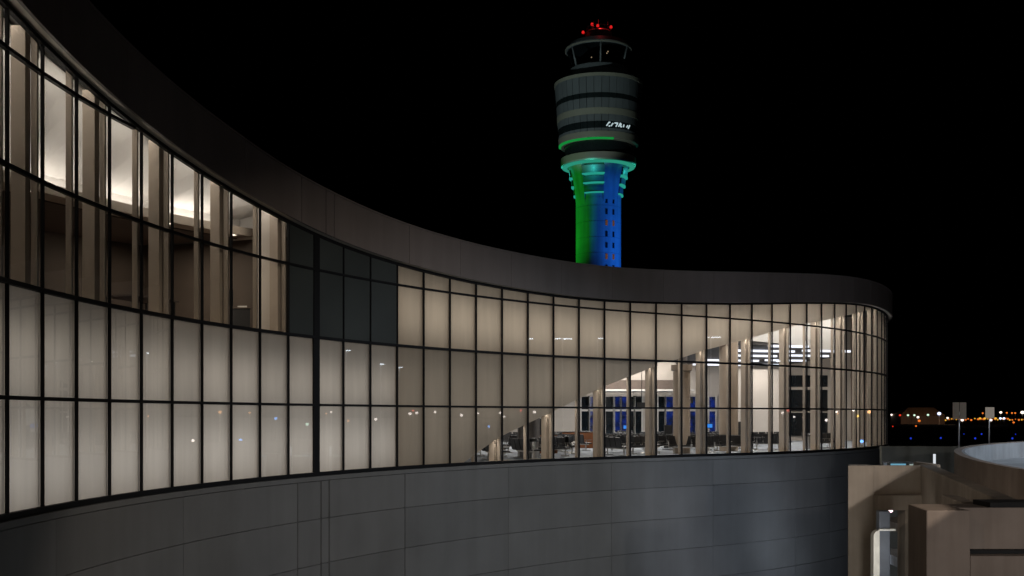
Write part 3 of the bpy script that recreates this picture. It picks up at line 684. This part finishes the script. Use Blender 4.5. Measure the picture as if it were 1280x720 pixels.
def at(px, py, Y): return ((px - 640) / 1450 * Y, Y, (519 - py) / 1450 * Y)
ORD = ['leftmost', 'second', 'third', 'fourth', 'fifth', 'sixth', 'seventh', 'eighth', 'ninth', 'tenth']
GL = {'white': glow('far_white_lamp', (1, .85, .75), 1.6), 'green': glow('far_greenish_lamp', (.7, 1, .75), 1.2), 'blue': glow('far_blue_white_lamp', (.65, .7, 1), 2.0), 'red': glow('far_red_lamp', (1, .05, .02), .9), 'orange': glow('far_orange_lamp', (1, .22, .03), .9), 'yellow': glow('far_yellow_lamp', (1, .5, .05), 1.0)}
FAR = [(1106.5, 513, 'orange', 1.3, 1500), (1106.5, 518.5, 'white', 1.6, 1450), (1114.5, 518.5, 'white', 1.6, 1450), (1125, 519, 'red', 1.5, 1400), (1135, 519, 'green', 1.5, 1300), (1143, 519, 'green', 1.5, 1300), (1147.5, 521.5, 'white', 1.9, 1250), (1149, 526, 'orange', 2.0, 1200), (1145, 532.5, 'orange', 1.2, 900), (1160, 518.6, 'green', 1.6, 1300), (1174, 517, 'blue', 2.6, 1350), (1184.5, 522.5, 'white', 1.7, 1300), (1202.8, 525, 'white', 2.2, 1100), (1238.6, 525, 'white', 2.0, 1100), (1225, 523, 'yellow', 1.7, 1250), (1231, 523, 'yellow', 1.7, 1250), (1244.5, 523, 'yellow', 1.7, 1250), (1250.5, 523, 'blue', 1.7, 1250), (1255, 523, 'blue', 1.7, 1250), (1251, 515.5, 'white', 1.9, 1400), (1258.5, 516, 'orange', 1.3, 1500), (1265, 516.3, 'orange', 1.3, 1500), (1269, 516.3, 'orange', 1.3, 1500), (1278, 515.5, 'white', 2.6, 1400), (1267, 528, 'orange', 1.5, 1000), (1228.5, 516.5, 'orange', 1.3, 1500), (1116, 533, 'red', .8, 900)]
cnt = {}
def far_lamp(x, y, z, r, m, lab, group):
    t = empty('apron_lamp', (x, y, APRON), lab, 'lamp', group)
    b = MB(); b.lathe([(r * .15, -r * .8), (r * .8, -r * .6), (r, 0), (r * .8, r * .6), (r * .15, r * .8)], (x, y, z), 10); link('lamp_head', b, m, t)
    b = MB(); b.tube((x, y, APRON), (x, y, z - r * .8), .14, n=6); link('pole', b, M['pole'], t)
for px, py, c, r, Y in sorted(FAR):
    k = cnt.get(c, 0); cnt[c] = k + 1
    x, y, z = at(px, py, Y)
    cn = {'blue': 'blue white'}.get(c, 'greenish white' if c == 'green' else c)
    far_lamp(x, y, z, r * .9 * Y / 1450, GL[c], 'distant %s lamp on the dark horizon, %s of its colour from the left' % (cn, ORD[min(k, 9)]), 'lamps along the horizon')
rg = random.Random(4); k = 0
px = 1152.0
while px < 1282:
    Y = 1800; x, y, z = at(px, 524.3 + rg.uniform(-.9, 1.2) - (px - 1150) * .004, Y)
    far_lamp(x, y, z, rg.uniform(.8, 1.7), GL['orange'] if rg.random() < .8 else GL['yellow'], 'small orange lamp in the continuous far row along the airfield edge', 'row of orange lamps along the horizon'); k += 1
    px += rg.uniform(2.2, 4.6)
BLU = glow('blue_taxi_lamp', (.03, .08, 1.0), .5)
for k, (px, py) in enumerate([(1138.5, 548), (1176, 547.5), (1205, 542.5), (1219, 548), (1227, 542.5), (1265.5, 548), (1269.5, 542.8)]):
    Y = (11 - .6) / (py - 519) * 1450; x, y, z = at(px, py, Y)
    t = empty('taxiway_light', (x, y, APRON), 'small blue taxiway light on dark airfield, %s from the left' % ORD[k], 'taxiway light', 'blue taxiway lights')
    r = .45 if 'x' and k not in (2, 6) else .28
    b = MB(); b.lathe([(.02, -r), (r * .9, -r * .5), (r, 0), (r * .7, r * .8), (.02, r)], (x, y, z), 10); link('lens', b, BLU, t)
    b = MB(); b.tube((x, y, APRON), (x, y, z - r), .08, n=6); link('stem', b, M['pole'], t)
# hangar on the horizon
Y = 1420; t = empty('hangar', (at(1153, 519, Y)[0], Y, APRON), 'distant hangar with long ribbed sloping roof beyond the airfield lights', 'hangar')
x0, x1 = at(1126, 0, Y)[0], at(1181, 0, Y)[0]; zt = at(0, 509.3, Y)[2]
b = MB(); b.box(((x0 + x1) / 2, Y + 20, (APRON - .5) / 2), (x1 - x0, 40, -.5 - APRON)); link('wall', b, M['bulk'], t)
b = MB(); xa, xb = x0 + 14, x1 - 9
b.face([(x0, Y, -.3), (x1, Y, -.3), (xb, Y + 14, zt), (xa, Y + 14, zt)]); b.face([(x1, Y, -.3), (x1, Y + 40, -.3), (xb, Y + 14, zt)]); b.face([(x0, Y + 40, -.3), (x0, Y, -.3), (xa, Y + 14, zt)]); b.face([(x1, Y + 40, -.3), (x0, Y + 40, -.3), (xa, Y + 14, zt), (xb, Y + 14, zt)])
for k in range(12):
    u = k / 11; b.tube((x0 + (x1 - x0) * u, Y - .1, -.2), (xa + (xb - xa) * u, Y + 13.8, zt), .3, n=4)
link('roof', b, M['steelroof'], t)
spot('hangar_flood', ((x0 + x1) / 2, Y - 120, -6), ((x0 + x1) / 2, Y + 5, 5), 0.8e5, (1, .6, .35), 40)

# ------------------------------------------------------------------ concrete ramps at the lower right
def poly_wall(mb, line, th, z0f, z1f):
    """wall along a plan line, thickness to the right, heights per point"""
    n = len(line); L_, R_ = [], []
    for i, p in enumerate(line):
        a = Vector(line[max(0, i - 1)]); c = Vector(line[min(n - 1, i + 1)]); d = (c - a).normalized(); nn = Vector((d.y, -d.x))
        L_.append(Vector(p)); R_.append(Vector(p) + nn * th)
    b0 = len(mb.v)
    for i in range(n):
        z0, z1 = z0f(i), z1f(i)
        mb.v += [(L_[i].x, L_[i].y, z0), (L_[i].x, L_[i].y, z1), (R_[i].x, R_[i].y, z1), (R_[i].x, R_[i].y, z0)]
    for i in range(n - 1):
        for q in range(4):
            q2 = (q + 1) % 4; mb.f.append((b0 + i * 4 + q, b0 + (i + 1) * 4 + q, b0 + (i + 1) * 4 + q2, b0 + i * 4 + q2)); mb.sm.append(False)
    mb.f.append((b0, b0 + 1, b0 + 2, b0 + 3)); e = b0 + (n - 1) * 4; mb.f.append((e + 3, e + 2, e + 1, e)); mb.sm += [False, False]
    return mb
# portal frame
YA = 34.5; xa = lambda px: (px - 640) / 1450 * YA
za = lambda py: (519 - py) / 1450 * YA
t = empty('concrete_portal', (10.4, YA, APRON), 'tan concrete portal frame with open bay, beside the grey terminal wall', 'concrete frame')
b = MB(); b.prism([(xa(1060), YA), (xa(1093), YA), (xa(1093), YA + .8), (xa(1060) + .27, YA + .8)], APRON, za(582)); link('pier', b, M['conc'], t, bevel=.02)
b = MB(); b.box(((xa(1093) + xa(1097)) / 2 + .002, YA + .42, (za(619) + APRON) / 2), (xa(1097) - xa(1093), .76, za(619) - APRON)); link('jamb', b, M['conc'], t)
b = MB(); b.box(((xa(1097) + xa(1185)) / 2 + .004, YA + .41, (za(619) + za(638)) / 2), (xa(1185) - xa(1097), .78, za(619) - za(638))); link('beam', b, M['conc'], t, bevel=.015)
line = [(xa(1093) + .01, YA + .26)] + [(xa(1163), YA + .26)] + [(xa(1163) + .75 * math.sin(R(a)), YA + .26 - .0 + 1.4 * (1 - math.cos(R(a)))) for a in range(10, 91, 10)] + [(xa(1163) + .75, YA + 3)]
b = MB(); poly_wall(b, line[::-1], .22, lambda i: za(619) + .003, lambda i: za(582) - .01); link('parapet', b, M['conc'], t)
b = MB(); b.box((xa(1133) + .6, YA + .45, (za(638) + APRON) / 2), (1.2, .7, za(638) - APRON - .01)); link('pier', b, M['conc'], t)
# front block with recessed panel
t = empty('concrete_block', (9.5, 21.4, APRON), 'massive brown concrete wall block with recessed panel, nearest at lower right', 'concrete wall')
YBk = 20.7; xb = lambda px: (px - 640) / 1450 * YBk; zb = lambda py: (519 - py) / 1450 * YBk
x0 = xb(1158); xr = xb(1213); x1 = 14.0; ztop = zb(638); zr = zb(695)
sl = (7.52 - x0) / 1.5
b = MB(); b.prism([(x0, YBk), (xr, YBk), (xr, YBk + 1.5), (7.58, YBk + 1.5)], APRON, ztop)
link('pier', b, M['conc2'], t, bevel=.02)
b = MB(); b.box(((xr + x1) / 2 + .002, YBk + .75, (APRON + zr) / 2), (x1 - xr, 1.5, zr - APRON)); link('base', b, M['conc2'], t, bevel=.015)
b = MB(); b.box(((xr + x1) / 2 + .002, YBk + 1.02, (zr + ztop) / 2 + .002), (x1 - xr, .9, ztop - zr)); link('recessed_panel', b, M['conc2'], t)
b = MB(); b.box(((xr + x1) / 2 + .01, YBk + .42, zr + .035), (x1 - xr - .02, .24, .06)); link('ledge_shade_strip', b, M['dark'], t)  # dark strip painting the shadow along the recess ledge
b = MB(); b.box(((xr + x1) / 2 + .3, YBk + 1.0, ztop + .05), (x1 - xr - .6, .8, .09)); link('cap', b, M['dark'], t)  # dark slab standing in for the shadow line along the top edge
# straight parapet running back
line = [(9.5, 22.35), (12.35, 35.2)]
b = MB(); poly_wall(b, line, .4, lambda i: -3.2, lambda i: (-1.69, -1.5)[i])
o = link('ramp_parapet', b, M['conc'], None, loc=(10.5, 29, -3.2), bevel=.02); tag(o, 'straight tan concrete parapet running back between block and curved ramp', 'parapet')
b = MB(); poly_wall(b, [(8.84, 22.25), (9.55, 25.8)], .3, lambda i: -3.2, lambda i: -1.76)
o = link('ramp_kerb', b, M['conc'], None, loc=(11, 29, -3.2), bevel=.02); tag(o, 'short low concrete kerb left of the straight parapet', 'kerb')
b = MB(); b.prism([(9.2, 22.5), (12.0, 35.3), (14, 42), (40, 52), (40, 22.5)], -3.5, -3.2); o = link('ramp_deck', b, M['conc'], None); o['kind'] = 'structure'
b = MB()
for x, y in ((11.0, 24), (13.5, 33), (16, 42), (24, 26), (30, 38), (36, 48)): b.box((x + .6, y + .5, (-3.5 + APRON) / 2), (.8, .8, -3.52 - APRON))
o = link('deck_columns', b, M['conc'], None, loc=(20, 35, APRON)); 
bpy.data.objects.remove(o)
for k, (x, y) in enumerate(((13.6, 26), (15.5, 36), (24, 27), (30, 38), (34, 46))):
    b = MB(); b.box((x, y, (-3.52 + APRON) / 2), (.8, .8, -3.52 - APRON)); o = link('deck_column', b, M['conc'], None, loc=(x, y, APRON)); tag(o, 'square concrete column under the ramp deck, %s from the left' % ORD[k], 'column', 'columns under the ramp deck')
# curved ramp
t = empty('curved_ramp', (30, 38, -3.2), 'curved concrete car ramp wall with pale lit inner face, right edge', 'ramp')
ZT = [(60, -.8), (122.8, -1.12), (159.5, -1.31), (189.5, -1.67), (240, -2.2)]
def ramp_ring(mb, r0, r1, z0, z1, a0=70, a1=235):
    aa = [a0 + (a1 - a0) * i / 66 for i in range(67)]; b0 = len(mb.v)
    for a in aa:
        zt = interp(ZT, a); c_, s_ = math.cos(R(a)), math.sin(R(a))
        mb.v += [(30 + r * c_, 38 + r * s_, zt + z) for r, z in ((r0, z0), (r0, z1), (r1, z1), (r1, z0))]
    for i in range(66):
        for q in range(4):
            q2 = (q + 1) % 4; mb.f.append((b0 + i * 4 + q, b0 + (i + 1) * 4 + q, b0 + (i + 1) * 4 + q2, b0 + i * 4 + q2)); mb.sm.append(False)
    mb.f.append((b0, b0 + 1, b0 + 2, b0 + 3)); e = b0 + 66 * 4; mb.f.append((e + 3, e + 2, e + 1, e)); mb.sm += [False, False]
b = MB(); ramp_ring(b, 14.5, 14.25, -1.45, 0); link('outer_wall', b, M['conc2'], t)
b = MB(); ramp_ring(b, 14.24, 14.13, -.66, -.02); link('inner_face', b, M['conc3'], t)
b = MB(); ramp_ring(b, 14.23, 7.0, -1.25, -.66); link('roadway', b, M['conc3'], t)
b = MB(); ramp_ring(b, 7.0, 6.75, -1.45, -.1); link('inner_wall', b, M['conc'], t)
# far low wall, lit canopy and bollard
b = MB(); b.box((30, 70, (-1.88 + APRON) / 2), (15.5, .4, -1.88 - APRON)); o = link('boundary_wall', b, mat('olive_concrete', (.13, .125, .1), .9, vary=.2, scale=.6), None, loc=(28, 70, APRON)); tag(o, 'far low olive concrete wall between terminal corner and curved ramp', 'wall')
t = empty('lit_walkway', (21, 60, APRON), 'low walkway roof edge glowing blue white below the far wall', 'walkway')
x0, x1 = (1112 - 640) / 1450 * 60, (1153 - 640) / 1450 * 60
b = MB(); b.box(((x0 + x1) / 2, 60.6, -2.45), (x1 - x0, 1.2, .06)); link('roof', b, M['roofing'], t)
b = MB(); b.box(((x0 + x1) / 2 - .45, 59.85, -2.56), ((x1 - x0) * .45, .1, .12)); link('glow_strip', b, glow('walkway_led', (.3, .75, 1), .45), t)
b = MB(); b.box(((x0 + x1) / 2 + .5, 59.85, -2.6), ((x1 - x0) * .42, .1, .14)); link('lit_panel', b, glow('walkway_panel', (.75, .95, .85), .45), t)
b = MB()
for x in (x0 + .1, x1 - .1): b.box((x, 61, (-2.47 + APRON) / 2), (.15, .15, -2.48 - APRON))
link('post', b, M['pole'], t)
t = empty('light_bollard', (21.85, 60, -3.2), 'short white glowing bollard before the far low wall', 'bollard')
b = MB(); b.box((21.85, 60, -2.32), (.1, .1, .62)); link('lens', b, glow('bollard_glow', (.9, .95, 1), .8), t)
b = MB(); b.box((21.85, 60, (-2.64 + APRON) / 2), (.14, .14, -2.64 - APRON)); link('post', b, M['pole'], t)
b = MB(); b.box(((x1 + 21.7) / 2 + .1, 60.3, -2.62), (21.7 - x1, .3, .1)); o = link('pale_kerb', b, M['conc3'], None, loc=(21.5, 60.3, -2.6)); tag(o, 'thin pale kerb joining the walkway roof and the bollard', 'kerb')
# things seen through the open bay
YL = 33.2; xl = lambda px: (px - 640) / 1450 * YL; zl = lambda py: (519 - py) / 1450 * YL
t = empty('lit_post', (9.9, YL, APRON), 'grey post with rounded white lit side in the open concrete bay', 'post')
b = MB(); b.box(((xl(1099) + xl(1113)) / 2, YL + .15, (zl(638.6) + APRON) / 2), (xl(1113) - xl(1099), .3, zl(638.6) - APRON)); link('body', b, mat('blue_grey_paint', (.12, .14, .18), .5), t, bevel=.03)
b = MB(); xc = xl(1099.2); r = .17
arc = [(xc - r * math.sin(R(a)), zl(663) - r + r * math.cos(R(a))) for a in range(0, 91, 15)]
prof = arc + [(xl(1090.5), APRON), (xc, APRON)]
n0 = len(b.v); nn = len(prof)
b.v += [(x_, YL - .02, z_) for x_, z_ in prof] + [(x_, YL + .25, z_) for x_, z_ in prof]
b.f.append(tuple(range(nn))); b.f.append(tuple(range(nn, 2 * nn))[::-1]); b.sm += [False, False]
for i in range(nn): j = (i + 1) % nn; b.f.append((i, nn + i, nn + j, j)); b.sm.append(False)
link('lit_side', b, mat('white_enamel', (.8, .8, .76), .4), t)
b = MB(); b.box((xl(1108), YL - .06, zl(662)), (xl(1119) - xl(1098), .1, .06)); link('cap', b, mat('pale_cap', (.7, .72, .72), .4), t, bevel=.02)
area('post_lamp', (xl(1089), YL - 1.3, zl(690)), .3, 1.6, 14, (1, .96, .88), (.25, 1, 0))
t = empty('parking_deck', (18, 50, APRON), 'dim parking levels with pale slab edges seen through the open bay', 'parking deck')
for z, th, mm in ((-4.55, .35, M['conc']), (-5.95, .4, M['conc3']), (-7.3, .35, M['conc']), (-8.9, .35, M['conc3'])):
    b = MB(); b.box((19.8, 47, z), (8.4, 6, th)); link('deck_slab', b, mm, t)
for x in (16.0, 22.5):
    b = MB(); b.box((x, 44.4, (-4.4 + APRON) / 2), (.45, .45, -4.4 - APRON)); link('column', b, M['conc'], t)
b = MB(); b.ball((xl(1113.2) * 46 / YL, 46, (519 - 637.5) / 1450 * 46), .1)
o = link('ceiling_lamp', b, glow('pink_white_lamp', (1, .7, .75), 3), None, loc=(xl(1113.2) * 46 / YL, 46, -3.8)); tag(o, 'tiny pinkish lamp at top of the open concrete bay', 'lamp')
area('deck_lamp', (17, 41, -6.2), 1.5, .5, 90, (.8, 1, .95), (0, 1, -.05))
# signs on the curved ramp wall
for k, (px, x0_, x1_, y0_, y1_, Y, pyb, lab) in enumerate(((1199.3, 1191, 1207.8, 503, 524, 45.2, 570, 'larger blank sign back on thin pole, two panels, on curved ramp wall'), (1237, 1231.6, 1242.8, 509, 522.5, 49.3, 556, 'smaller blank sign back on thin pole, farther along curved ramp wall'))):
    q = lambda px_: (px_ - 640) / 1450 * Y
    zz = lambda py: (519 - py) / 1450 * Y
    t = empty('road_sign', (q(px), Y, zz(pyb)), lab, 'sign')
    b = MB()
    if k == 0:
        xm = (q(x0_) + q(x1_)) / 2
        b.box(((q(x0_) + xm) / 2 - .006, Y, (zz(y0_) + zz(y1_)) / 2), (xm - q(x0_) - .014, .02, zz(y0_) - zz(y1_))); b.box(((q(x1_) + xm) / 2 + .006, Y, (zz(y0_) + zz(y1_)) / 2), (q(x1_) - xm - .014, .02, zz(y0_) - zz(y1_)))
    else: b.box(((q(x0_) + q(x1_)) / 2, Y, (zz(y0_) + zz(y1_)) / 2), (q(x1_) - q(x0_), .02, zz(y0_) - zz(y1_)))
    link('panel', b, M['signback'], t)
    b = MB(); b.tube((q(px), Y + .05, zz(pyb)), (q(px), Y + .05, zz(y1_) + .3), .028, n=8); link('pole', b, M['pole'], t)
    b = MB(); b.box((q(px), Y + .03, zz(y1_) + .12), (.2, .03, .04)); link('bracket', b, M['pole'], t)

# ------------------------------------------------------------------ lamp posts off to the right (they light the ramps and mirror in the glass)
LH = glow('street_lamp_lens', (.82, .88, 1.0), 14)
def lamp_post(x, y, z, lab, s=1.0, aim=(-1, 0)):
    t = empty('street_lamp', (x, y, APRON), lab, 'street lamp', 'lamp posts along the roadway')
    b = MB(); b.tube((x, y, APRON), (x, y, z), .11 * s, .07 * s, n=8); link('pole', b, mat('white_pole', (.75, .77, .8), .4), t)
    ax, ay = aim
    b = MB(); b.box((x + ax * .45 * s, y + ay * .45 * s, z + .06 * s), (1.0 * s, .45 * s, .14 * s), math.atan2(ay, ax)); link('lamp_head', b, M['pole'], t, bevel=.03)
    b = MB(); b.box((x + ax * .5 * s, y + ay * .5 * s, z - .05 * s), (.8 * s, .36 * s, .07 * s), math.atan2(ay, ax)); link('lens', b, LH, t)
for k, (x, y, z, s, aim) in enumerate(((47.4, 55.9, 6.6, .9, (-.2, 1)), (49.3, 55.0, 6.75, .9, (-.2, 1)), (46.8, 71.2, 5.72, .7, (-1, 0)), (49.5, 69.9, 4.62, .7, (-1, 0)), (51.7, 67.2, 4.38, .7, (-1, 0)), (119, 241.8, 10.6, 1.5, (-1, 0)), (130, 237, 10.5, 1.5, (-1, 0)), (142.8, 229, 14.5, 1.8, (-1, 0)))):
    lamp_post(x, y, z, 'tall white street lamp mirrored in the glass, %s by distance' % ORD[k], s, aim)
rg = random.Random(9)
REFL = [(119.2, 241.8, -.54, 'white'), (130.2, 237.2, -1.1, 'white'), (142.8, 229.4, -.2, 'orange'), (163.9, 216.2, .77, 'orange'), (176, 206, .58, 'orange'), (187.8, 194.4, -.78, 'blue'), (196.6, 185.4, -2.2, 'green'), (204.7, 175.8, .8, 'white'), (214.3, 161, -1.4, 'orange'), (222.6, 147.6, -1, 'white'), (228.9, 137.7, 1.2, 'red'), (228.7, 138.7, .6, 'white'), (229.2, 137, .4, 'white'), (234.8, 124.5, .8, 'white'), (240.1, 111.3, 0, 'white'), (244.6, 94.3, .5, 'white'), (244.7, 97.2, -2.9, 'blue'), (247.8, 82.3, -.4, 'white'), (248.1, 86.7, 1.25, 'red'), (250.3, 72.1, .84, 'white'), (262.1, 103.7, .64, 'white'), (262.3, 105.2, 1.28, 'red'), (258.7, 125.7, -.43, 'white'), (245.9, 172.4, -1.3, 'white'), (236.3, 194.2, .43, 'orange'), (225.9, 215.2, 1.3, 'white'), (213.1, 233.1, -.2, 'yellow'), (177, 204, -6, 'blue'), (152, 225, -6, 'white')]
GR = {k: glow('near_%s_lamp' % k, c, s) for k, c, s in (('white', (1, .85, .8), 9), ('red', (1, .12, .08), 6), ('orange', (1, .5, .2), 5), ('yellow', (1, .6, .1), 6), ('green', (.7, 1, .8), 5), ('blue', (.15, .4, 1), 8))}
for k, (x, y, z, c) in enumerate(REFL):
    far_lamp(x, y, z, rg.uniform(.28, .48), GR[c], 'small %s lamp whose mirror image speckles the glass wall' % c, 'lamps mirrored in the glass')

# tall unseen wall, added to throw the slanting shadow on the concrete
b = MB(); poly_wall(b, [(13.4, 14.6), (16.0, 24.6)], .4, lambda i: APRON, lambda i: 3.13 - .1 * i)
o = link('shade_wall', b, M['conc'], None, loc=(15, 20, APRON)); tag(o, 'tall unseen concrete wall right of the view, added to shade the block', 'wall')

# ------------------------------------------------------------------ outside lamps, unseen fills, moon and night sky
spot('sodium_lamp', (22, 8, 10.1), (9.07, 25.8, -.9), 12000, (1, .87, .74), 52, .35, .1)
spot('left_fill', (-8, 2, 9), (10.5, 23, -3.5), 1000, (1, .76, .58), 42, .6, .5)  # unseen warm fill added at the left for the concrete block
spot('far_deck_lamp', (9.5, -22, 3.2), (8.5, 61, -4), 17000, (.97, .95, .95), 36, .6, .12)
spot('deck_lamp', (17, -12, 12), (11, 50, 0), 1500, (1, .84, .74), 80, 1.0, .4)  # unseen warm fill added behind the camera for concrete and roof band
spot('ramp_lamp', (33, 44, 9), (20, 46, -2), 6500, (.75, .86, 1), 78, .4, .3)
spot('wall_fill', (6, 36, -8.5), (8, 58, -2.6), 600, (.72, .84, 1), 110, .6, .25)  # unseen fills, this and those below, added to brighten the base wall
spot('wall_fill', (-2, 30, -9), (-1, 52, -4), 250, (.78, .87, 1), 110, .6, .25)
spot('wall_fill', (12.5, 46, -8), (17, 66, -3), 1900, (.72, .8, 1), 100, .7, .25)
spot('wall_fill', (-1, 19, -8), (-9.5, 33, -4), 330, (.95, .97, 1), 110, .8, .3)
spot('wall_fill', (17, 57, -8.5), (19.6, 69, -4), 700, (.78, .86, 1), 110, .8, .25)
spot('parapet_fill', (-6, 12, 6), (10.9, 29.5, -2.2), 2600, (1, .84, .68), 20, .6, .3)  # unseen fill added at the left to brighten the straight parapet
ELEV, AZ = R(-8), R(120)
S = bpy.data.lights.new('moon', 'SUN'); S.energy = 0.004; S.angle = R(.5); S.color = (.9, .95, 1)
o = bpy.data.objects.new('moon', S); COL.objects.link(o); o.rotation_euler = (R(50), 0, R(30))
w = bpy.data.worlds.new('World'); sc.world = w; w.use_nodes = True
nt = w.node_tree; bg = nt.nodes['Background']; sky = nt.nodes.new('ShaderNodeTexSky'); sky.sky_type = 'NISHITA'; sky.sun_disc = False
sky.sun_elevation = R(-6); sky.sun_rotation = R(200)
nt.links.new(sky.outputs['Color'], bg.inputs['Color']); bg.inputs['Strength'].default_value = 0.02

# ------------------------------------------------------------------ camera and render
cd = bpy.data.cameras.new('camera'); cam = bpy.data.objects.new('camera', cd); COL.objects.link(cam)
cam.location = (0, 0, CZ); cam.rotation_euler = (R(90), 0, 0); cd.sensor_width = 36; cd.lens = 36 * 1450 / 1280; cd.shift_y = 159 / 1280
cd.clip_start = .1; cd.clip_end = 20000; sc.camera = cam
sc.view_settings.view_transform = 'Standard'; sc.view_settings.look = 'None'; sc.view_settings.exposure = 0; sc.view_settings.gamma = 1
sc.render.engine = 'CYCLES'
cy = sc.cycles; cy.max_bounces = 7; cy.diffuse_bounces = 3; cy.glossy_bounces = 3; cy.transparent_max_bounces = 20; cy.caustics_reflective = False; cy.caustics_refractive = False
cy.use_denoising = True; cy.sample_clamp_indirect = 4.0; cy.use_light_tree = True
